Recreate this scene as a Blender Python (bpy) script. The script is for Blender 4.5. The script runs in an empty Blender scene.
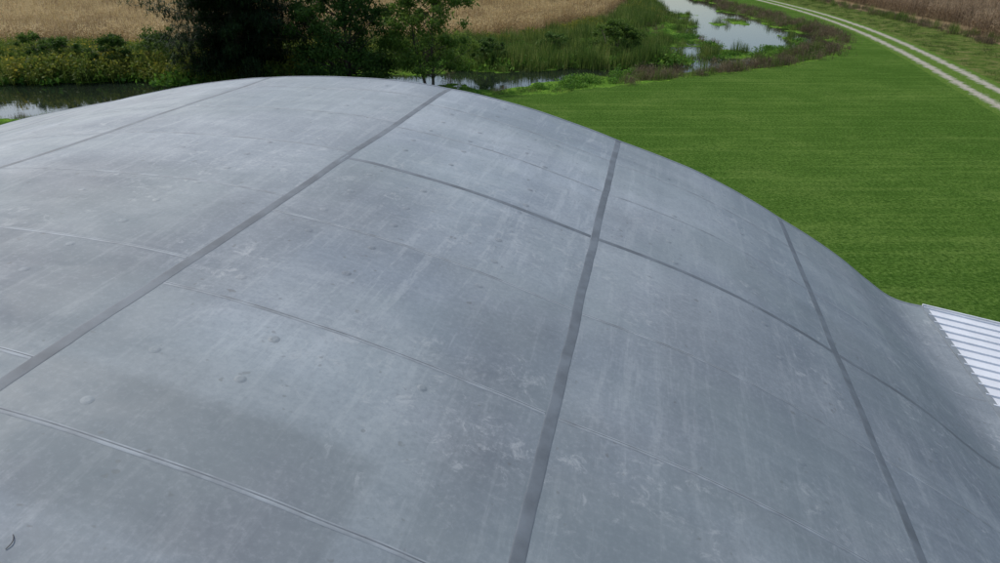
import bpy, math, random
import numpy as np
from mathutils import Vector, Matrix
random.seed(7); rng=np.random.default_rng(7)
scene=bpy.context.scene
H=9.0
# ------------------------------------------------------------ helpers
def vn(x,y,seed=0):
    xi=np.floor(x); yi=np.floor(y); fx=x-xi; fy=y-yi
    fx=fx*fx*(3-2*fx); fy=fy*fy*(3-2*fy)
    def h(a,b):
        v=np.sin(a*127.1+b*311.7+seed*74.7)*43758.5453
        return v-np.floor(v)
    return (h(xi,yi)*(1-fx)+h(xi+1,yi)*fx)*(1-fy)+(h(xi,yi+1)*(1-fx)+h(xi+1,yi+1)*fx)*fy
def fbm(x,y,seed=0,oct=4):
    s=0;a=.5;t=0
    for i in range(oct):
        s=s+a*vn(x*2**i,y*2**i,seed+i*13); t+=a; a*=.5
    return s/t
def sd(x,y,poly):
    x=np.asarray(x,float); y=np.asarray(y,float)
    d=np.full(x.shape,1e9); ins=np.zeros(x.shape,bool)
    n=len(poly)
    for i in range(n):
        ax,ay=poly[i]; bx,by=poly[(i+1)%n]
        ex,ey=bx-ax,by-ay
        t=np.clip(((x-ax)*ex+(y-ay)*ey)/max(1e-9,ex*ex+ey*ey),0,1)
        d=np.minimum(d,np.hypot(x-ax-t*ex,y-ay-t*ey))
        c=((ay>y)!=(by>y))
        with np.errstate(all='ignore'):
            xx=(bx-ax)*(y-ay)/((by-ay) if by!=ay else 1e-9)+ax
        ins^=(c&(x<xx))
    return np.where(ins,-d,d)
def ss(a,b,x):
    t=np.clip((x-a)/(b-a),0,1); return t*t*(3-2*t)
def mesh_obj(name,verts,faces,mat=None,parent=None,smooth=False,mats=None,mi=None):
    me=bpy.data.meshes.new(name); me.from_pydata([tuple(v) for v in verts],[],[tuple(f) for f in faces]); me.update()
    ob=bpy.data.objects.new(name,me); scene.collection.objects.link(ob)
    if mats:
        for m in mats: me.materials.append(m)
        if mi is not None: me.polygons.foreach_set('material_index',mi)
    elif mat: me.materials.append(mat)
    if smooth: me.polygons.foreach_set('use_smooth',[True]*len(me.polygons))
    if parent: ob.parent=parent
    return ob
class NT:
    def __init__(s,name):
        s.m=bpy.data.materials.new(name); s.m.use_nodes=True; s.t=s.m.node_tree
        s.b=s.t.nodes['Principled BSDF']; s.out=s.t.nodes['Material Output']
    def n(s,ty,**kw):
        nd=s.t.nodes.new(ty)
        for k,v in kw.items(): setattr(nd,k,v)
        return nd
    def l(s,a,b): s.t.links.new(a,b)
    def setin(s,nd,i,v):
        if isinstance(v,bpy.types.NodeSocket): s.l(v,nd.inputs[i])
        else: nd.inputs[i].default_value=v
    def coord(s,which='Object',scale=(1,1,1),rot=(0,0,0),loc=(0,0,0)):
        tc=s.n('ShaderNodeTexCoord'); mp=s.n('ShaderNodeMapping'); s.l(tc.outputs[which],mp.inputs[0])
        mp.inputs['Scale'].default_value=scale; mp.inputs['Rotation'].default_value=rot; mp.inputs['Location'].default_value=loc
        return mp.outputs[0]
    def noise(s,co,scale,detail=4,rough=.55,dist=0):
        nd=s.n('ShaderNodeTexNoise'); s.l(co,nd.inputs['Vector'])
        nd.inputs['Scale'].default_value=scale; nd.inputs['Detail'].default_value=detail
        nd.inputs['Roughness'].default_value=rough; nd.inputs['Distortion'].default_value=dist
        return nd.outputs['Fac']
    def ramp(s,f,stops):
        r=s.n('ShaderNodeValToRGB'); s.l(f,r.inputs[0]); e=r.color_ramp.elements
        while len(e)<len(stops): e.new(.5)
        for i,(p,c) in enumerate(stops):
            e[i].position=p; e[i].color=(c,c,c,1) if not hasattr(c,'__len__') else (*c,1)
        return r.outputs[0]
    def mix(s,f,a,b,mode='MIX'):
        m=s.n('ShaderNodeMix',data_type='RGBA',blend_type=mode)
        for idx,v in ((0,f),(6,a),(7,b)):
            if isinstance(v,bpy.types.NodeSocket): s.l(v,m.inputs[idx])
            else: m.inputs[idx].default_value=v if idx==0 else (*v,1)
        return m.outputs[2]
    def math(s,op,a,b=0.0,c=None):
        m=s.n('ShaderNodeMath',operation=op); s.setin(m,0,a); s.setin(m,1,b)
        if c is not None: s.setin(m,2,c)
        return m.outputs[0]
    def bump(s,h,strength=.3,dist=.02):
        b=s.n('ShaderNodeBump'); s.l(h,b.inputs['Height']); b.inputs['Strength'].default_value=strength; b.inputs['Distance'].default_value=dist
        s.l(b.outputs[0],s.b.inputs['Normal'])
    def col(s,c): s.setin(s.b,'Base Color',c if isinstance(c,bpy.types.NodeSocket) else (*c,1))
    def rough(s,r): s.setin(s.b,'Roughness',r)
# ------------------------------------------------------------ materials
def roof_mat(name):
    t=NT(name); co=t.coord()
    big=t.noise(co,.32,4,.55,.4)
    mid=t.noise(co,1.5,5,.66,.8)
    c=t.ramp(big,[(.38,(.188,.216,.238)),(.50,(.230,.258,.276)),(.62,(.275,.303,.318))])
    c=t.mix(t.ramp(mid,[(.44,0),(.60,.28)]),c,(.175,.203,.224))
    s1=t.noise(t.coord(scale=(.35,2.6,.3)),1.0,4,.7,.3)
    s2=t.noise(t.coord(scale=(3.4,.30,.3),loc=(7,3,0)),1.0,4,.65,.2)
    s3=t.noise(t.coord(scale=(7,.7,.3),loc=(2,9,0)),1.0,4,.75,.2)
    c=t.mix(t.ramp(s1,[(.50,0),(.64,.30)]),c,(.330,.358,.368))
    c=t.mix(t.ramp(s2,[(.50,0),(.64,.28)]),c,(.165,.193,.214))
    c=t.mix(t.ramp(s3,[(.53,0),(.62,.34)]),c,(.36,.385,.392))
    if name=='roof_membrane_rubber':
        at=t.n('ShaderNodeAttribute',attribute_name='tone'); c=t.mix(1.0,c,at.outputs['Color'],'MULTIPLY')
        ad=t.n('ShaderNodeAttribute',attribute_name='dirt_sheen'); c=t.mix(1.0,c,ad.outputs['Color'],'MULTIPLY')
    g=c
    ch=t.noise(co,5.5,5,.80,.5); msk=t.noise(t.coord(loc=(4,1,0)),.55,3,.6)
    chm=t.math('MULTIPLY',t.ramp(ch,[(.54,0),(.64,.9)]),t.ramp(msk,[(.51,0),(.58,.5)]))
    g=t.mix(chm,g,(.48,.50,.50))
    fine=t.noise(co,22,5,.78)
    g=t.mix(t.ramp(fine,[(.36,.28),(.52,0)]),g,(.14,.16,.175))
    g=t.mix(t.ramp(fine,[(.52,0),(.66,.20)]),g,(.44,.46,.47))
    speck=t.noise(co,9,2,.5)
    g=t.mix(t.ramp(speck,[(.70,0),(.74,.45)]),g,(.11,.11,.105))
    green=t.noise(t.coord(loc=(3,8,1)),.4,3,.55)
    g=t.mix(t.ramp(green,[(.46,0),(.60,.30)]),g,(.215,.262,.260))
    t.col(g)
    t.rough(t.ramp(mid,[(.35,.56),(.65,.72)]))
    t.bump(t.math('MULTIPLY_ADD',fine,.05,mid),.28,.010)
    t.b.inputs['Specular IOR Level'].default_value=.36
    return t.m
M_roof=roof_mat('roof_membrane_rubber')
M_patch=roof_mat('fastener_membrane')
def simple(name,c,r=.6,var=.2,scale=6,metal=0,stretch=(1,1,1)):
    t=NT(name); n=t.noise(t.coord(scale=stretch),scale,4,.6)
    lo=tuple(x*(1-var) for x in c); hi=tuple(min(1,x*(1+var)) for x in c)
    t.col(t.ramp(n,[(.36,lo),(.64,hi)])); t.rough(r); t.b.inputs['Metallic'].default_value=metal
    return t.m
M_seam=simple('seam_tape',(.138,.160,.176),.70,.20,3)
M_lapl=simple('lap_edge',(.27,.300,.316),.72,.22,4)
M_lapd=simple('lap_caulk',(.125,.145,.160),.72,.3,5)
M_white=simple('white_painted_metal',(.74,.76,.78),.4,.06,2)
M_trim=simple('grey_trim_metal',(.20,.225,.24),.5,.15,3)
M_wall=simple('wall_siding_paint',(.62,.63,.62),.5,.06,2)
M_glass=simple('window_glass',(.02,.03,.04),.08,.1,2)
M_door=simple('door_paint',(.2,.22,.25),.5,.1,3)
M_wood=simple('porch_post_wood',(.28,.2,.13),.8,.2,8)
M_black=simple('black_rubber',(.02,.02,.022),.6,.2,8)

# ------------------------------------------------------------ building (local x = across arch, y = along axis)
ang=math.atan2(165,747)
bld=bpy.data.objects.new('vaulted_roof_building',None); scene.collection.objects.link(bld)
bld.rotation_euler=(0,0,-ang)
prof=[(-20.6,-6.3),(-20.0,-6.15),(-19,-5.45),(-17.5,-4.7),(-15.1,-3.85),(-12.15,-3.2),(-9.5,-2.67),(-7.8,-2.465),(-6.2,-2.405),(-3.9,-2.53),(-2.47,-2.80),(-.52,-3.38),(1.085,-3.93),(2.70,-4.73),(4.0,-5.49),(4.6,-5.93),(5.02,-6.20),(5.35,-6.30),(5.68,-6.34)]
PU=np.array([p[0] for p in prof]); PZ=np.array([p[1] for p in prof])
sl=np.gradient(PZ,PU)
def profz(u):
    u=np.asarray(u,float); i=np.clip(np.searchsorted(PU,u)-1,0,len(PU)-2)
    h=PU[i+1]-PU[i]; t=np.clip((u-PU[i])/h,-.2,1.2)
    return ((2*t**3-3*t**2+1)*PZ[i]+(t**3-2*t**2+t)*h*sl[i]+(-2*t**3+3*t**2)*PZ[i+1]+(t**3-t**2)*h*sl[i+1])
LAPR=[-6.2,-4.45,-2.7,-.95,.83,2.57,4.29,6.07,9.85,11.5]
CROSS=8.06
LAPL=[-5.9,-4.1,-2.3,-.5,1.3,3.06,4.75,6.5,8.3,10.1,11.9]
SEAMS=[-15.6,-11.7,-7.8,-3.9,-.52,2.68]
def roofz(u,v):
    u=np.asarray(u,float); v=np.asarray(v,float)
    z=H+profz(u)+.035*(fbm(u*.5+50,v*.5+50,3,3)-.5)
    for s0 in SEAMS:
        z=z-.008*np.exp(-((u-s0)/.25)**2)
    z=z-.008*np.exp(-((v-CROSS)/.2)**2)*(u>-3.9)
    return z
V0,V1=-9.0,13.0; U0,U1=-20.6,5.68
us=np.unique(np.round(np.concatenate([np.arange(U0,U1,.11),SEAMS,[U1]]),4))
vs=np.unique(np.round(np.concatenate([np.arange(V0,V1,.11),LAPR,LAPL,[CROSS,V1]]),4))
UU,VV=np.meshgrid(us,vs,indexing='ij'); ZZ=roofz(UU,VV)
nu,nv=UU.shape
verts=np.stack([UU.ravel(),VV.ravel(),ZZ.ravel()],1)
ii,jj=np.meshgrid(np.arange(nu-1),np.arange(nv-1),indexing='ij')
a=(ii*nv+jj).ravel(); faces=np.stack([a,a+nv,a+nv+1,a+1],1)
roof=mesh_obj('roof_membrane',verts.tolist(),faces.tolist(),M_roof,bld,True)
uc=(us[ii]+us[ii+1]).ravel()/2; vc=(vs[jj]+vs[jj+1]).ravel()/2
su=np.searchsorted(SEAMS,uc)
lr=np.searchsorted(sorted(LAPR+[CROSS]),vc); ll=np.searchsorted(LAPL,vc)
lap=np.where(uc<-3.9,ll+40,lr)
hv=np.sin(su*12.9+lap*78.2)*43758.5; hv=hv-np.floor(hv)
hs=np.sin(su*31.7+5)*4375.5; hs=hs-np.floor(hs)
tone=.94+.09*hv+.06*hs
tone=np.where((vc>CROSS)&(uc>-3.9)&(uc<-.52),tone+.14,tone)
at=roof.data.attributes.new('tone','FLOAT_COLOR','FACE')
colr=np.ones((len(tone),4)); colr[:,0]=tone*.99; colr[:,1]=tone; colr[:,2]=tone*1.01
at.data.foreach_set('color',colr.ravel())
dirt_sheen=np.ones(UU.shape)
WUU=UU+.16*(fbm(UU*1.5,VV*1.5,61,4)-.5); WVV=VV+.20*(fbm(UU*1.5,VV*1.5,67,4)-.5)
def rect(u0,u1,v0,v1,amp,e=.12):
    global dirt_sheen
    m=ss(u0-e,u0+e,WUU)*(1-ss(u1-e,u1+e,WUU))*ss(v0-e,v0+e,WVV)*(1-ss(v1-e,v1+e,WVV))
    dirt_sheen=dirt_sheen*(1+amp*m)
# weathering of the membrane, plus painted ridge reflection: darker band below the second lap, scuffed pale centre of the main panel
rect(-3.85,-1.5,2.05,3.15,-.26,.07); rect(-3.9,-.5,-1,1.8,-.16,.3); rect(-3.2,-1.5,3.35,5.7,.22,.55)
rect(-3.85,-3.2,3.2,7.9,-.12,.15); rect(-1.45,-.6,2.6,5.6,-.06,.25)
rect(-2.4,-.6,6.2,8.0,.14,.25); rect(-7,-3.95,1,4.6,-.18,.5); rect(-7.5,-4,7,12.8,.14,.7); rect(-12,-7.8,4,12.8,.08,.8)  # far ridge lightened: bright sky reflection painted into the membrane colour
rect(-3.8,-.6,8.2,12.9,.10,.2); rect(-.45,2.6,3,7.6,-.05,.4); rect(-.45,.35,4.5,8,.10,.08); rect(2.8,5.4,6,12.8,-.04,.3)
rect(.5,2.4,4.0,4.3,-.10,.05); rect(1.2,2.6,2.2,3.6,.14,.4)
for k in range(110):
    cu=random.uniform(-12,5); cv_=random.uniform(0,13); a1=random.uniform(.15,1.2); b1=random.uniform(.15,1.4)
    rect(cu-a1,cu+a1,cv_-b1,cv_+b1,random.uniform(-.10,.11),random.choice([.06,.10,.3]))
dirt_sheen*=1+.12*(fbm(UU*.45,VV*.45,71,4)-.5)
ad=roof.data.attributes.new('dirt_sheen','FLOAT_COLOR','POINT')
dc=np.ones((nu*nv,4)); dc[:,0]=dc[:,1]=dc[:,2]=dirt_sheen.ravel(); dc[:,0]*=.995
ad.data.foreach_set('color',dc.ravel())
def strip(name,path,width,segs,mats):
    kind,c,a0,a1=path
    n=max(2,int(abs(a1-a0)/.11)); t=np.linspace(a0,a1,n)
    wob=.016*(fbm(t*1.3+c*3,t*0+c,5,4)-.5)*2
    offs=[-width/2-.002]+[(-width/2)+width*s[0] for s in segs]
    hts=[.0008]+[s[1] for s in segs]
    V=[];F=[];MI=[]
    for k,(o,hh) in enumerate(zip(offs,hts)):
        if kind=='v': u=c+o+wob; v=t
        else: u=t; v=c+o+wob
        z=roofz(u,v)+hh
        V+=list(zip(np.broadcast_to(u,t.shape),np.broadcast_to(v,t.shape),z))
    for k in range(len(offs)-1):
        for i in range(n-1):
            F.append((k*n+i,k*n+i+1,(k+1)*n+i+1,(k+1)*n+i)); MI.append(segs[k][2])
    return mesh_obj(name,V,F,None,bld,True,mats,MI)
heavy=[(0.0,.0018,0),(.12,.0024,0),(.90,.0024,0),(1.0,.0018,0),(1.03,.0008,2)]
for k,s in enumerate(SEAMS):
    strip('panel_seam_%d'%(k+1),('v',s,V0,V1),.095,heavy,[M_seam,M_lapl,M_lapd])
bnd=[-20.5]+SEAMS+[5.62]
for a_,b_ in zip(bnd[:-1],bnd[1:]):
    if a_>=-3.95: strip('cross_seam',('u',CROSS,a_+.055,b_-.055),.08,heavy,[M_seam,M_lapl,M_lapd])
light=[(0,.002,1),(.5,.0030,1),(.62,.0015,2),(.76,.001,2),(1.0,.0010,1)]
k=0
for a_,b_ in zip(bnd[:-1],bnd[1:]):
    for v in (LAPR if a_>=-3.95 else LAPL):
        k+=1; strip('lap_%d'%k,('u',v,a_+.055,b_-.055),.044,light,[M_seam,M_lapl,M_lapd])
V=[];F=[]
def bumpat(u,v,r=.040,h=.0048):
    b=len(V); z0=float(roofz(u,v)); ns=16
    V.append((u,v,z0+h*.8))
    for rr,hh in ((.35,.85),(.62,.9),(.85,.45),(1.15,.02)):
        for q in range(ns):
            t=2*math.pi*q/ns; uu=u+r*rr*math.cos(t); v2=v+r*rr*math.sin(t)
            V.append((uu,v2,float(roofz(uu,v2))+h*hh+.0006))
    for q in range(ns): F.append((b,b+1+q,b+1+(q+1)%ns))
    for k in range(3):
        for q in range(ns):
            F.append((b+1+k*ns+q,b+1+(k+1)*ns+q,b+1+(k+1)*ns+(q+1)%ns,b+1+k*ns+(q+1)%ns))
for v in np.arange(-8,12.6,.60):
    for s in [-17.5,-13.6,-9.7,-6.0,-5.0,-3.35,-2.65,-1.5,.5,1.7,3.6]:
        if random.random()<(.72 if s<-1 else .3): bumpat(s+random.uniform(-.05,.05),v+random.uniform(-.06,.06),random.uniform(.032,.042),random.uniform(.004,.006))
mesh_obj('fastener_bumps',V,F,M_patch,bld,True)
def tube(V,F,p0,p1,r0,r1,ns=7,seg=4,wobble=.1):
    p0=Vector(p0);p1=Vector(p1);d=(p1-p0); L_=d.length; d.normalize(); a_=d.orthogonal().normalized(); c_=d.cross(a_)
    b=len(V); off=Vector((0,0,0))
    for k in range(seg+1):
        t_=k/seg
        if 0<k<seg: off=off+Vector((random.gauss(0,1),random.gauss(0,1),random.gauss(0,.5)))*wobble*L_*.12
        c0=p0.lerp(p1,t_)+off*(1 if k<seg else .0); r=r0+(r1-r0)*t_
        for q in range(ns):
            th=6.2832*q/ns; V.append(c0+a_*r*math.cos(th)+c_*r*math.sin(th))
    for k in range(seg):
        for q in range(ns): F.append((b+k*ns+q,b+k*ns+(q+1)%ns,b+(k+1)*ns+(q+1)%ns,b+(k+1)*ns+q))
V=[];F=[]; pp=[]
for q in range(9):
    th=q/8*1.9; uu=-2.92+.05*math.sin(th)-.010*q; v2=1.78+.010*q; pp.append(Vector((uu,v2,float(roofz(uu,v2))+.004+.005*math.sin(q/8*3.1))))
for p0,p1 in zip(pp[:-1],pp[1:]): tube(V,F,p0,p1,.0022,.0022,6,1,0)
mesh_obj('loose_caulk_bead',V,F,M_black,bld,True)
def box(name,x0,x1,y0,y1,z0,z1,mat,parent=bld):
    v=[(x,y,z) for x in (x0,x1) for y in (y0,y1) for z in (z0,z1)]
    f=[(0,1,3,2),(4,6,7,5),(0,4,5,1),(2,3,7,6),(0,2,6,4),(1,5,7,3)]
    return mesh_obj(name,v,f,mat,parent)
for nm,v,s in (('gable_fascia_far',V1,1),('gable_fascia_near',V0,-1)):
    u=np.linspace(U0,U1,200); z=roofz(u,u*0+v)
    V=list(zip(u,u*0+v-s*.03,z+.006))+list(zip(u,u*0+v+s*.025,z+.006))+list(zip(u,u*0+v+s*.025,z-.22))+list(zip(u,u*0+v-s*.03,z-.22))
    F=[(k*200+i,k*200+i+1,((k+1)%4)*200+i+1,((k+1)%4)*200+i) for k in range(4) for i in range(199)]
    mesh_obj(nm,V,F,M_trim,bld)
RV=[];RF=[]
for nm,v in (('gable_wall_far',12.7),('gable_wall_near',-8.7)):
    u=np.linspace(-20.0,5.2,140); z=roofz(u,u*0+v)-.06
    V=list(zip(u,u*0+v,u*0))+list(zip(u,u*0+v,z)); F=[(i,i+1,141+i,140+i) for i in range(139)]
    mesh_obj(nm,V,F,M_wall,bld)
    s=.02 if v>0 else -.02
    for q in range(-49,13):
        uu=q*.4
        if uu>5.1: continue
        b=len(RV); zt=float(roofz(uu,v))-.1
        RV+=[(uu-.03,v,.05),(uu-.015,v+s,.05),(uu+.015,v+s,.05),(uu+.03,v,.05),(uu-.03,v,zt),(uu-.015,v+s,zt),(uu+.015,v+s,zt),(uu+.03,v,zt)]
        RF+=[(b+k,b+k+1,b+k+5,b+k+4) for k in range(3)]
mesh_obj('siding_ribs',RV,RF,M_wall,bld)
box('side_wall_right',5.18,5.2,-8.69,12.69,0,2.62,M_wall)
box('side_wall_left',-20.0,-19.98,-8.69,12.69,0,2.75,M_wall)
for q,vv in enumerate((-6,-2,6,10)):
    box('window_frame_%d'%q,5.201,5.25,vv-.65,vv+.65,.95,2.05,M_white); box('window_pane_%d'%q,5.251,5.256,vv-.58,vv+.58,1.02,1.98,M_glass)
box('door_frame',5.201,5.25,1.45,2.55,0.02,2.15,M_white); box('door_leaf',5.251,5.27,1.52,2.48,0.04,2.08,M_door)
def pz(u): return 2.655-(u-5.64)*.17
P0,P1=5.63,9.3
V=[];vv=[];hh=[]
y=-8.95
while y<12.98:
    for o,h_ in ((0,0),(.12,0),(.135,.03),(.160,.03),(.175,0)):
        if y+o<=13.0: vv.append(y+o); hh.append(h_)
    y+=.29
n=len(vv)
for u in (P0,P1):
    for a_,b_ in zip(vv,hh): V.append((u,a_,pz(u)+b_))
F=[(i,i+1,n+i+1,n+i) for i in range(n-1)]
mesh_obj('porch_metal_roof',V,F,M_white,bld)
box('porch_edge_trim',5.60,5.70,-9.0,13.0,2.62,2.672,M_trim)
V=[(P0,13.0,pz(P0)+.05),(P1,13.0,pz(P1)+.05),(P1,13.03,pz(P1)+.05),(P0,13.03,pz(P0)+.05)]
V+=[(x,y,z-.16) for x,y,z in V]
mesh_obj('porch_rake_trim',V,[(0,1,2,3),(4,7,6,5),(0,4,5,1),(2,6,7,3),(1,5,6,2),(0,3,7,4)],M_white,bld)
box('porch_gutter',9.3,9.42,-9,13,1.90,2.02,M_white)
for q,vv_ in enumerate(np.linspace(-8.6,12.6,8)): box('porch_post_%d'%q,9.05,9.2,vv_-.07,vv_+.07,0,1.99,M_wood)
box('porch_beam',9.04,9.21,-8.8,12.8,1.85,1.96,M_wood)

# ------------------------------------------------------------ terrain
L=[(-400,34),(-60,37),(-30,38),(-12,43.5),(-1,45.0),(4.2,46.6),(10.4,50.0),(17.5,54.1),(24.4,58),(31,64),(36.2,72),(38.6,79),(39.8,88),(40.3,98),(39.8,111),(40.3,128),(42,180),(42,400)]
C=[(-400,64),(-200,65),(-50,66),(-35,67),(-10,70),(4,76),(15,95),(24,130),(29,180),(29,400)]
BAS=L+C[::-1]
W=[[(25.5,150),(25.7,132),(25.6,111),(24.3,93),(21.5,79),(20.5,71),(25,67.6),(29,68.0),(34.5,71),(35.8,78),(35,93),(36.5,108),(37.5,132),(38,150)],
   [(-120,42),(-60,43),(-30,40.5),(-21,44.5),(-20.5,49.5),(-26,51.5),(-38,51),(-60,52.5),(-120,51)],
   [(-9,51),(-3,50),(2,51.2),(7,53.5),(11,56),(6,58),(-2,57),(-10,54.5)],
   [(17,59.8),(22,59.3),(26.5,62.5),(22,65.2),(17.5,63.5)],
   [(8,55.2),(15,57),(18,60),(10,58.5)],
   [(7,62.5),(13,64.5),(20,68.5),(20,72),(12,70)]]
WL=-.30
def wob(x,y,s,a): return a*(fbm(x*s+9,y*s+9,21,4)-.5)*2
def fields(x,y):
    sb=sd(x,y,BAS)+wob(x,y,.5,.7)
    sw=np.full(x.shape,1e9)
    for w in W: sw=np.minimum(sw,sd(x,y,w))
    sw=sw+wob(x,y,.33,2.6)
    sw=np.where((x>18)&(sw<0),np.maximum(sw,(fbm(x*.28+3,y*.16+5,91,3)-.65)*14),sw)
    return sb,sw
def height(x,y):
    sb,sw=fields(x,y)
    inb=ss(0,2.2,-sb)
    h=-inb*(.20+.28*(fbm(x*.45,y*.45,31,3)-.35))
    w=ss(-.4,1.2,-sw)*inb
    h=h*(1-w)-.95*w
    return h,sb,sw
def axis(lo,hi,st,far):
    c=list(np.arange(lo,hi+.01,st)); s=st;x=hi
    while x<far: s*=1.35; x+=s; c.append(x)
    s=st;x=lo
    while x>-far: s*=1.35; x-=s; c.insert(0,x)
    return np.array(c)
gx=axis(-62,62,.45,2500); gy=axis(37,142,.45,2500)
GX,GY=np.meshgrid(gx,gy,indexing='ij'); GZ,SB,SW=height(GX,GY)
nx,ny=GX.shape
verts=np.stack([GX.ravel(),GY.ravel(),GZ.ravel()],1)
ii,jj=np.meshgrid(np.arange(nx-1),np.arange(ny-1),indexing='ij'); a=(ii*ny+jj).ravel()
faces=np.stack([a,a+ny,a+ny+1,a+1],1)
t=NT('ground_cover'); co=t.coord()
mk=t.n('ShaderNodeAttribute',attribute_name='mask'); sp=t.n('ShaderNodeSeparateColor'); t.l(mk.outputs['Color'],sp.inputs[0])
n1=t.noise(co,.10,4,.6,.3); n2=t.noise(co,.9,4,.65); n3=t.noise(co,8,5,.9); n5=t.noise(co,3.0,4,.75); n4=t.noise(t.coord(scale=(.10,2.0,1),rot=(0,0,.19)),1.0,3,.6,.15)
n6=t.noise(co,.28,4,.6,.5)
lawn=t.ramp(n1,[(.38,(.070,.142,.022)),(.62,(.104,.184,.033))])
lawn=t.mix(t.ramp(n6,[(.42,.40),(.54,0)]),lawn,(.052,.112,.016))
lawn=t.mix(t.ramp(n6,[(.52,0),(.64,.35)]),lawn,(.140,.205,.048))
lawn=t.mix(t.ramp(n2,[(.38,.40),(.56,0)]),lawn,(.050,.108,.016))
lawn=t.mix(t.ramp(n5,[(.38,.60),(.54,0)]),lawn,(.040,.090,.014))
lawn=t.mix(t.ramp(n3,[(.40,.85),(.51,0)]),lawn,(.018,.048,.007))
lawn=t.mix(t.ramp(n3,[(.52,0),(.62,.70)]),lawn,(.165,.255,.065))
lawn=t.mix(t.ramp(n4,[(.46,0),(.58,.26)]),lawn,(.040,.094,.014))
lawn=t.mix(t.ramp(n4,[(.36,.24),(.46,0)]),lawn,(.135,.210,.045))
rg=t.ramp(n2,[(.38,(.060,.105,.020)),(.5,(.105,.150,.032)),(.62,(.19,.18,.070))])
rg=t.mix(t.ramp(n3,[(.40,.8),(.52,0)]),rg,(.03,.06,.012))
rg=t.mix(t.ramp(n3,[(.54,0),(.64,.5)]),rg,(.26,.25,.11))
marsh=t.ramp(n5,[(.38,(.050,.120,.016)),(.5,(.110,.235,.030)),(.62,(.19,.30,.046))])
marsh=t.mix(t.ramp(n3,[(.40,.6),(.52,0)]),marsh,(.03,.055,.010))
soil=t.ramp(n3,[(.38,(.13,.10,.055)),(.62,(.33,.25,.14))])
nb=t.math('MULTIPLY_ADD',n5,.6,-.3)
def mm(ch): return t.ramp(t.math('ADD',sp.outputs[ch],nb),[(.42,0),(.58,1)])
c=t.mix(mm(0),rg,lawn); c=t.mix(mm(1),c,marsh); c=t.mix(mm(2),c,soil)
t.col(c); t.rough(1.0); t.b.inputs['Specular IOR Level'].default_value=.0
t.bump(t.math('MULTIPLY_ADD',n3,.9,n5),.8,.06)
ground=mesh_obj('ground',verts.tolist(),faces.tolist(),t.m,None,True)
RC=[(10,-60),(16,-25),(21.5,0),(26.5,20),(30,34),(32.9,44.7),(37.3,60),(41.4,76),(44.6,92),(47,110),(48.5,132),(50,170),(52,260)]
def roaddist(x,y):
    d=np.full(x.shape,1e9)
    for (ax,ay),(bx,by) in zip(RC[:-1],RC[1:]):
        ex,ey=bx-ax,by-ay; tt=np.clip(((x-ax)*ex+(y-ay)*ey)/(ex*ex+ey*ey),0,1)
        d=np.minimum(d,np.hypot(x-ax-tt*ex,y-ay-tt*ey))
    return d
def roadx(y): return np.interp(y,[p[1] for p in RC],[p[0] for p in RC])
CR=[(60,400),(60,180),(59,132),(55,90),(52.5,75),(48,50),(44,30),(40,0),(38,-40),(400,-40),(400,399)]
CL=C[::-1]+[(-400,399)]
sc=sd(GX,GY,CR); sl_=sd(GX,GY,CL)
lawnm=((SB>0)&(GX<roadx(GY)+1.5)&(sl_>0)).astype(float)
marshm=((SB<=0)).astype(float); soilm=((sc<1)|(sl_<.5)).astype(float)
colr=np.ones((nx*ny,4)); colr[:,0]=lawnm.ravel(); colr[:,1]=marshm.ravel(); colr[:,2]=soilm.ravel()
atm=ground.data.attributes.new('mask','FLOAT_COLOR','POINT'); atm.data.foreach_set('color',colr.ravel())
t=NT('pond_water'); co=t.coord()
t.col((.012,.018,.012)); t.rough(.04); t.b.inputs['IOR'].default_value=1.33
t.bump(t.noise(co,2.2,3,.5),.12,.03)
mesh_obj('pond_water',[(-400,36,WL),(45,36,WL),(45,400,WL),(-400,400,WL)],[(0,1,2,3)],t.m)
t=NT('gravel_two_track'); co=t.coord()
cr=t.n('ShaderNodeAttribute',attribute_name='cross'); f=cr.outputs['Fac']
n2=t.noise(co,1.6,5,.75); n3=t.noise(co,12,4,.75)
d=t.math('ABSOLUTE',f); d=t.math('SUBTRACT',d,.92); d=t.math('ABSOLUTE',d)
d=t.math('ADD',d,t.math('MULTIPLY_ADD',n2,1.7,-.85))
tr=t.ramp(d,[(.12,.95),(.50,0)])
gr=t.ramp(n3,[(.38,(.27,.25,.20)),(.62,(.48,.45,.385))])
gs=t.ramp(n3,[(.38,(.035,.080,.012)),(.5,(.085,.165,.025)),(.62,(.16,.20,.06))])
t.col(t.mix(tr,gs,gr)); t.rough(1.0); t.b.inputs['Specular IOR Level'].default_value=0; t.bump(n3,.5,.02)
pts=[Vector((x,y,0)) for x,y in RC]; path=[]
for i in range(len(pts)-1):
    p0=pts[max(i-1,0)];p1=pts[i];p2=pts[i+1];p3=pts[min(i+2,len(pts)-1)]
    for k in range(14):
        s=k/14; path.append(.5*((2*p1)+(p2-p0)*s+(2*p0-5*p1+4*p2-p3)*s*s+(3*p1-p0-3*p2+p3)*s**3))
V=[];F=[];A=[]; cols=[-1.9,-1.35,-.92,-.5,0,.5,.92,1.35,1.9]
for i,p in enumerate(path):
    q=path[min(i+1,len(path)-1)]-path[max(i-1,0)]; q.normalize(); nn=Vector((q.y,-q.x,0))
    for c_ in cols:
        w=p+nn*c_; V.append((w.x,w.y,.012-.006*(abs(c_)>1.8))); A.append(c_)
m=len(cols)
for i in range(len(path)-1):
    for k in range(m-1): F.append((i*m+k,i*m+k+1,(i+1)*m+k+1,(i+1)*m+k))
road=mesh_obj('dirt_road',V,F,t.m,None,True)
aa=road.data.attributes.new('cross','FLOAT','POINT'); aa.data.foreach_set('value',A)

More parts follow.
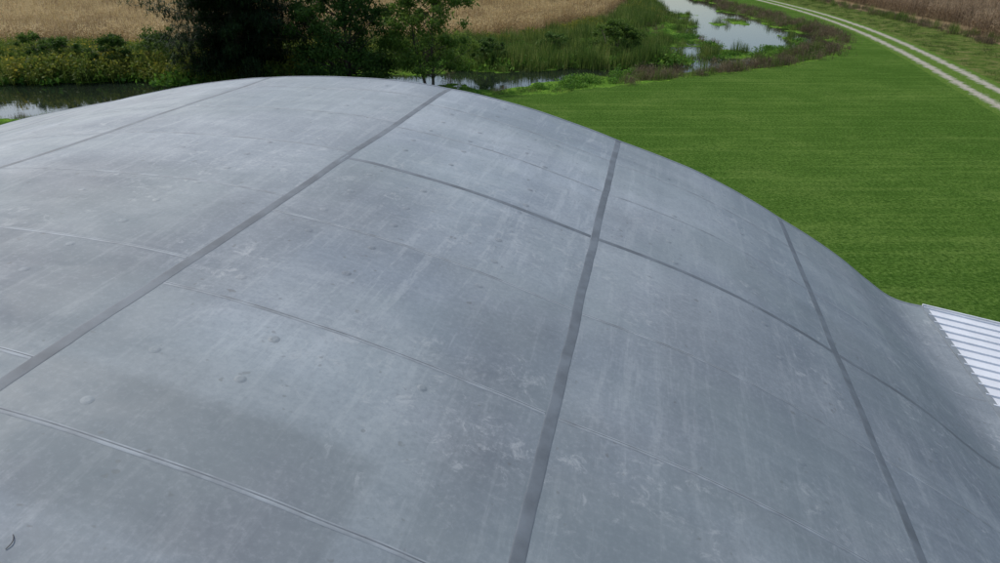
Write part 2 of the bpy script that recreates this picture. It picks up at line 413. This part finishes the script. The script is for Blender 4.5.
# ------------------------------------------------------------ vegetation
def leafmat(name,stops,trans=.25,rough=.7):
    t=NT(name)
    oi=t.n('ShaderNodeObjectInfo'); at=t.n('ShaderNodeAttribute',attribute_name='var')
    f=t.math('ADD',t.math('MULTIPLY',oi.outputs['Random'],.40),t.math('MULTIPLY',at.outputs['Fac'],.60))
    c=t.ramp(f,stops); t.col(c); t.rough(rough); t.b.inputs['Specular IOR Level'].default_value=.2
    tr=t.n('ShaderNodeBsdfTranslucent'); t.l(c,tr.inputs[0]); mx=t.n('ShaderNodeMixShader'); mx.inputs[0].default_value=trans
    t.l(t.b.outputs[0],mx.inputs[1]); t.l(tr.outputs[0],mx.inputs[2]); t.l(mx.outputs[0],t.out.inputs[0])
    return t.m
def set_var(ob,v):
    a=ob.data.attributes.new('var','FLOAT','FACE'); a.data.foreach_set('value',v)
class Blades:
    def __init__(s): s.V=[];s.F=[];s.A=[]
    def blade(s,p,d,ln,w,bend=.3,var=None,seg=2):
        p=Vector(p); d=Vector(d).normalized(); side=d.cross(Vector((0,0,1)))
        if side.length<.05:
            t=random.uniform(0,6.28); side=Vector((math.cos(t),math.sin(t),0))
        side.normalize(); b=len(s.V); var=random.random() if var is None else var
        cur=p.copy()
        for k in range(seg+1):
            ww=w*(1-.85*k/seg)*(.7 if k==0 else 1)
            s.V.append(cur+side*ww/2); s.V.append(cur-side*ww/2)
            d=(d+Vector((0,0,-bend))*(k+.5)/seg).normalized(); cur=cur+d*ln/seg
        for k in range(seg): s.F.append((b+2*k,b+2*k+1,b+2*k+3,b+2*k+2)); s.A.append(var)
    def leaf(s,p,sz,var,nrm=None):
        n=nrm or Vector((random.gauss(0,1),random.gauss(0,1),random.gauss(.4,1)))
        n=n.normalized(); t=n.orthogonal().normalized(); t.rotate(Matrix.Rotation(random.uniform(0,6.28),3,n)); u=n.cross(t)
        b=len(s.V); p=Vector(p)
        s.V+= [p-t*sz*.5,p+u*sz*.28,p+t*sz*.5,p-u*sz*.28]; s.F.append((b,b+1,b+2,b+3)); s.A.append(var)
    def obj(s,name,mat,parent=None):
        o=mesh_obj(name,s.V,s.F,mat,parent); set_var(o,s.A); return o
def rd(up=1.0,sp=.4):
    return Vector((random.gauss(0,sp),random.gauss(0,sp),up))
def instancer(name,child,places):
    V=[];F=[]
    for (x,y,z,s,r) in places:
        b=len(V)
        for k in range(4):
            a_=r+math.pi/4+k*math.pi/2; V.append((x+s*.7071*math.cos(a_),y+s*.7071*math.sin(a_),z))
        F.append((b,b+1,b+2,b+3))
    o=mesh_obj(name,V,F,None)
    o.instance_type='FACES'; o.use_instance_faces_scale=True; o.show_instancer_for_render=False; o.show_instancer_for_viewport=False
    child.parent=o; return o
def cornpatch(nm,mat):
    b=Blades()
    for r in range(4):
        for k in range(13):
            x=-1.5+k*.23+random.uniform(-.06,.06); y=-1.14+r*.76+random.uniform(-.05,.05); h=random.uniform(1.7,2.5)
            v0=random.uniform(0,.6)
            b.blade((x,y,0),rd(1,.05),h,.04,.02,v0*.5,2); b.blade((x,y,h*.85),rd(1,.1),.45,.06,.1,.9+.1*random.random(),1)
            for j in range(8):
                a_=random.uniform(0,6.28); z=.35+j*h*.1
                b.blade((x,y,z),(math.cos(a_),math.sin(a_),random.uniform(.3,1.1)),random.uniform(.5,.8),.085,.9,min(1,v0*.8+random.uniform(0,.55)),2)
    return b.obj(nm,mat)
M_corn=leafmat('dry_corn_leaf',[(.1,(.16,.10,.040)),(.4,(.39,.285,.130)),(.7,(.60,.46,.22)),(.95,(.70,.57,.32))],.3)
M_corn2=leafmat('dry_corn_brown_leaf',[(.1,(.12,.085,.05)),(.5,(.27,.19,.11)),(.9,(.44,.34,.21))],.2)
def fieldplaces(poly,x0,x1,y0,y1,rot):
    P=[]
    c,s=math.cos(rot),math.sin(rot)
    for i in range(-60,60):
        for j in range(-60,60):
            x=(x0+x1)/2+(i*3.02)*c-(j*3.04)*s; y=(y0+y1)/2+(i*3.02)*s+(j*3.04)*c
            if x0<x<x1 and y0<y<y1: P.append((x,y,0,random.uniform(.85,1.12),rot+(math.pi if random.random()<.5 else 0)))
    xs=np.array([p[0] for p in P]); ys=np.array([p[1] for p in P]); d=sd(xs,ys,poly)
    return [p for p,q in zip(P,d) if q<-1.6]
instancer('corn_field',cornpatch('corn_patch',M_corn),fieldplaces(CL,-110,32,60,150,.12))
instancer('corn_field',cornpatch('corn_patch_brown',M_corn2),fieldplaces(CR,42,110,20,190,math.pi/2-.1))
def weed(nm,mat,n,hmin,hmax,w,sp,leafy=0,lsz=.08,seg=2,rad=.45):
    b=Blades()
    for i in range(n):
        x,y=random.gauss(0,rad),random.gauss(0,rad); h=random.uniform(hmin,hmax)*math.exp(-(x*x+y*y)*.5)
        v=random.random()*.8; b.blade((x,y,0),rd(1,sp),h,w,.12,v,seg)
        for k in range(leafy):
            tt=random.uniform(.3,1); b.leaf((x+random.gauss(0,.09),y+random.gauss(0,.09),h*tt),lsz*random.uniform(.7,1.4),min(1,v*.6+tt*.4))
    return b.obj(nm,mat)
M_reed=leafmat('reed_leaf',[(.1,(.045,.09,.016)),(.5,(.115,.185,.034)),(.9,(.31,.33,.095))],.4)
M_green=leafmat('marsh_plant_leaf',[(.1,(.040,.10,.014)),(.5,(.11,.24,.030)),(.9,(.22,.36,.055))],.4)
M_brown=leafmat('dry_weed',[(.1,(.07,.05,.03)),(.5,(.17,.13,.075)),(.9,(.31,.25,.15))],.3)
M_gold=leafmat('goldenrod_leaf',[(.1,(.045,.09,.016)),(.45,(.12,.175,.030)),(.78,(.25,.25,.040)),(.95,(.52,.40,.05))],.4)
M_bush=leafmat('bush_leaf',[(.1,(.022,.052,.010)),(.5,(.062,.125,.020)),(.9,(.14,.21,.042))],.35)
wr=weed('reed_clump',M_reed,80,.8,1.5,.045,.16); wg=weed('marsh_plant_clump',M_green,50,.2,.55,.05,.45,4,.15)
wb=weed('dry_weed_clump',M_brown,60,.5,1.1,.03,.25,3,.08); wgo=weed('goldenrod_clump',M_gold,50,.8,1.4,.035,.2,7,.14)
wr2=weed('low_grass_clump',M_reed,80,.15,.4,.03,.5)
N=30000
xs=rng.uniform(-75,45,N); ys=rng.uniform(37,150,N); hz,sb,sw=height(xs,ys)
pn=fbm(xs*.12,ys*.12,77,3); pr=rng.random(N); cl=sd(xs,ys,CL)
P={k:[] for k in 'rgbol'}
for x,y,z,b_,w_,n_,p,c_ in zip(xs,ys,hz,sb,sw,pn,pr,cl):
    if b_>-.2 or z<WL-.06 or c_<-.3: continue
    r=random.uniform(0,6.28); s=random.uniform(.65,1.3)
    edge=-b_
    nearc=c_<6
    if x<-16 and y>51.5:
        tall=1.45 if y<60 else 1.1
        if p<.52: P['o'].append((x,y,z,s*tall,r))
        elif p<.80: P['g'].append((x,y,z,s*1.9,r))
        elif p<.90: P['r'].append((x,y,z,s*1.3,r))
    elif nearc:
        if n_>.5:
            if p<.45: P['o'].append((x,y,z,s,r))
            elif p<.8: P['r'].append((x,y,z,s*1.1,r))
        else:
            if p<.25: P['b'].append((x,y,z,s,r))
            elif p<.8: P['r'].append((x,y,z,s*1.2,r))
    elif x>9 and edge<3.8 and y>49:
        if p<.46: P['b'].append((x,y,z,s*.95,r))
        elif p<.7: P['l'].append((x,y,z,s,r))
        elif p<.84: P['r'].append((x,y,z,s*.7,r))
    elif x<15 and y>58:
        if n_>.45:
            if p<.50: P['r'].append((x,y,z,s*1.15,r))
            elif p<.75: P['g'].append((x,y,z,s*1.5,r))
        elif p<.5: P['g'].append((x,y,z,s*1.4,r))
        elif p<.6: P['b'].append((x,y,z,s,r))
    else:
        if n_>.54:
            if p<.22: P['r'].append((x,y,z,s*.75,r))
            elif p<.5: P['l'].append((x,y,z,s,r))
        elif n_>.46:
            if p<.4: P['g'].append((x,y,z,s*.9,r))
        else:
            if p<.4: P['l'].append((x,y,z,s*.8,r))
            elif p<.45: P['b'].append((x,y,z,s*.6,r))
xv=rng.uniform(34,60,2500); yv=rng.uniform(40,140,2500); dv=roaddist(xv,yv); cv=sd(xv,yv,CR)
for x,y,d_,c_ in zip(xv,yv,dv,cv):
    if x>float(roadx(y)) and d_>2.4 and c_>-.5:
        if c_<2.5: P['b' if random.random()<.6 else 'r'].append((x,y,0,random.uniform(.4,.9),random.uniform(0,6)))
        elif random.random()<.5: P['l'].append((x,y,0,random.uniform(.5,1),random.uniform(0,6)))
instancer('reeds',wr,P['r']); instancer('marsh_plants',wg,P['g']); instancer('dry_weeds',wb,P['b']); instancer('goldenrod',wgo,P['o']); instancer('marsh_grass',wr2,P['l'])
M_bark=simple('tree_bark',(.09,.07,.05),.9,.35,12,0,(1,1,.25))
def decid(name,loc,h,R,z0,nclump,nleaf,lsz,mat,trunk_r=.16,multi=1,low=.16):
    e=bpy.data.objects.new(name,None); scene.collection.objects.link(e); e.location=loc
    V=[];F=[]; B=Blades()
    tops=[]
    for m_ in range(multi):
        off=Vector((random.gauss(0,.25),random.gauss(0,.25),0)) if multi>1 else Vector((0,0,0))
        top=off*3+Vector((0,0,h*.85)); tube(V,F,off-Vector((0,0,.3)),top,trunk_r,trunk_r*.15,8,7,.12); tops.append((off,top))
    for c in range(nclump):
        tz=random.random()**1.1; z=z0+(h-z0)*tz; env=R*math.sin(math.pi*min(1,max(.0,low+(.96-low)*tz)))**.6
        th=random.uniform(0,6.28); rr=env*math.sqrt(random.uniform(.05,1))*random.uniform(.8,1.12)
        cp=Vector((rr*math.cos(th),rr*math.sin(th),z))
        o,tp=random.choice(tops); at_=o.lerp(tp,max(.05,min(.95,(z-rr*.7)/(h*.85))))
        if c%2==0: tube(V,F,at_,cp,trunk_r*.28,.012,5,3,.25)
        cr_=random.uniform(.30,.75)*R*.24; base=random.random()
        for k in range(nleaf):
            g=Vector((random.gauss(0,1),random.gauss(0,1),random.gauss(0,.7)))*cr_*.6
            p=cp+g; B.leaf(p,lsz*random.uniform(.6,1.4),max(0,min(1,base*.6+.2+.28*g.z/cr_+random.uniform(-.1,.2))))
    mesh_obj('trunk_and_limbs',V,F,M_bark,e,True); B.obj('foliage',mat,e); return e
def pine(name,loc,h,R,z0,mat):
    e=bpy.data.objects.new(name,None); scene.collection.objects.link(e); e.location=loc
    V=[];F=[];B=Blades(); tube(V,F,(0,0,-.3),(0,0,h),.26,.04,10,9,.03)
    z=z0
    while z<h:
        tz=(z-z0)/(h-z0); rad=R*(1-tz*.85)**.8*(.8+.2*math.sin(z*2.3))*(.55+.45*min(1,(z-z0)/2.6))
        nb=random.randint(7,9)
        for k in range(nb):
            th=random.uniform(0,6.28); ln=rad*random.uniform(.5,1.08); base0=random.random()*.5
            tip=Vector((ln*math.cos(th),ln*math.sin(th),z+ln*random.uniform(-.12,.35)))
            p0=Vector((0,0,z)); tube(V,F,p0,tip,.06,.012,5,4,.12)
            ns=int(12+ln*12)
            for q in range(ns):
                s=random.uniform(.2,1.03); c_=p0.lerp(tip,s)+Vector((random.gauss(0,1),random.gauss(0,1),random.gauss(.1,.5)))*(.16+.36*(1-abs(s-.65)))*ln*.20
                base=base0+random.random()*.35
                for w in range(12):
                    d=Vector((random.gauss(0,1),random.gauss(0,1),random.gauss(.35,.8)))
                    B.blade(c_+d*.04,d,random.uniform(.22,.42),.085,.08,min(1,base+random.random()*.3*s),1)
        z+=random.uniform(.30,.44)
    mesh_obj('trunk_and_limbs',V,F,M_bark,e,True); B.obj('foliage',mat,e); return e
M_pine=leafmat('pine_needles',[(.1,(.012,.027,.011)),(.5,(.034,.064,.020)),(.9,(.088,.135,.042))],.25)
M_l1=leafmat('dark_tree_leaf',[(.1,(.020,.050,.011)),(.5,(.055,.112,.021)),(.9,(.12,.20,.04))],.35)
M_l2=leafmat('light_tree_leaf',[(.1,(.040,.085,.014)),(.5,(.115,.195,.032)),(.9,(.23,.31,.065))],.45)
pine('pine_tree',(-19.8,52.8,0),12.5,8.2,.4,M_pine)
decid('deciduous_tree',(-11.6,52,0),9,4.0,.2,240,150,.21,M_l1,.16,2,.3)
decid('deciduous_tree',(-5.2,50.4,0),8.0,3.6,1.0,180,115,.19,M_l2,.11,2,.2)
decid('bush',(10.6,65,-.15),2.9,2.6,.1,90,130,.17,M_l2,.05,3,.3)
for x,y,h,r in ((-30.5,54.5,2.8,2.0),(-26.8,55.5,3.3,2.3),(-34.5,55,2.6,1.9),(-46,57,2.9,2.4),(-41,55.5,2.2,1.8),(-51,56,2.5,2.2),(-1,60,2.0,1.8),(5,66,1.8,1.8),(-38,57,2.7,2.1)):
    decid('bush',(x,y,-.1),h,r,.05,48,110,.17,M_bush if x<-20 else M_l1,.04,3,.3)
# ------------------------------------------------------------ light
sd_=Vector((-.66,.58,0)).normalized(); el=math.radians(50)
S=Vector((sd_.x*math.cos(el),sd_.y*math.cos(el),math.sin(el)))
li=bpy.data.lights.new('sun','SUN'); li.energy=2.6; li.angle=math.radians(5.0); li.color=(1,.96,.90)
lo=bpy.data.objects.new('sun',li); scene.collection.objects.link(lo); lo.rotation_euler=S.to_track_quat('Z','Y').to_euler(); lo.location=S*50
w=bpy.data.worlds.new('World'); scene.world=w; w.use_nodes=True; nt=w.node_tree
sk=nt.nodes.new('ShaderNodeTexSky'); sk.sky_type='NISHITA'; sk.sun_disc=False; sk.sun_elevation=el; sk.sun_rotation=math.atan2(sd_.x,sd_.y); sk.dust_density=2.0
nt.links.new(sk.outputs[0],nt.nodes['Background'].inputs[0]); nt.nodes['Background'].inputs[1].default_value=.145
cam=bpy.data.cameras.new('camera'); cam.sensor_width=36; cam.lens=24; cam.clip_end=6000; cam.clip_start=.05
co_=bpy.data.objects.new('camera',cam); scene.collection.objects.link(co_); co_.location=(0,0,H); co_.rotation_euler=(math.radians(90)-math.atan2(336.5,667),0,0)
scene.camera=co_
scene.view_settings.view_transform='Standard'; scene.view_settings.look='None'; scene.view_settings.exposure=0
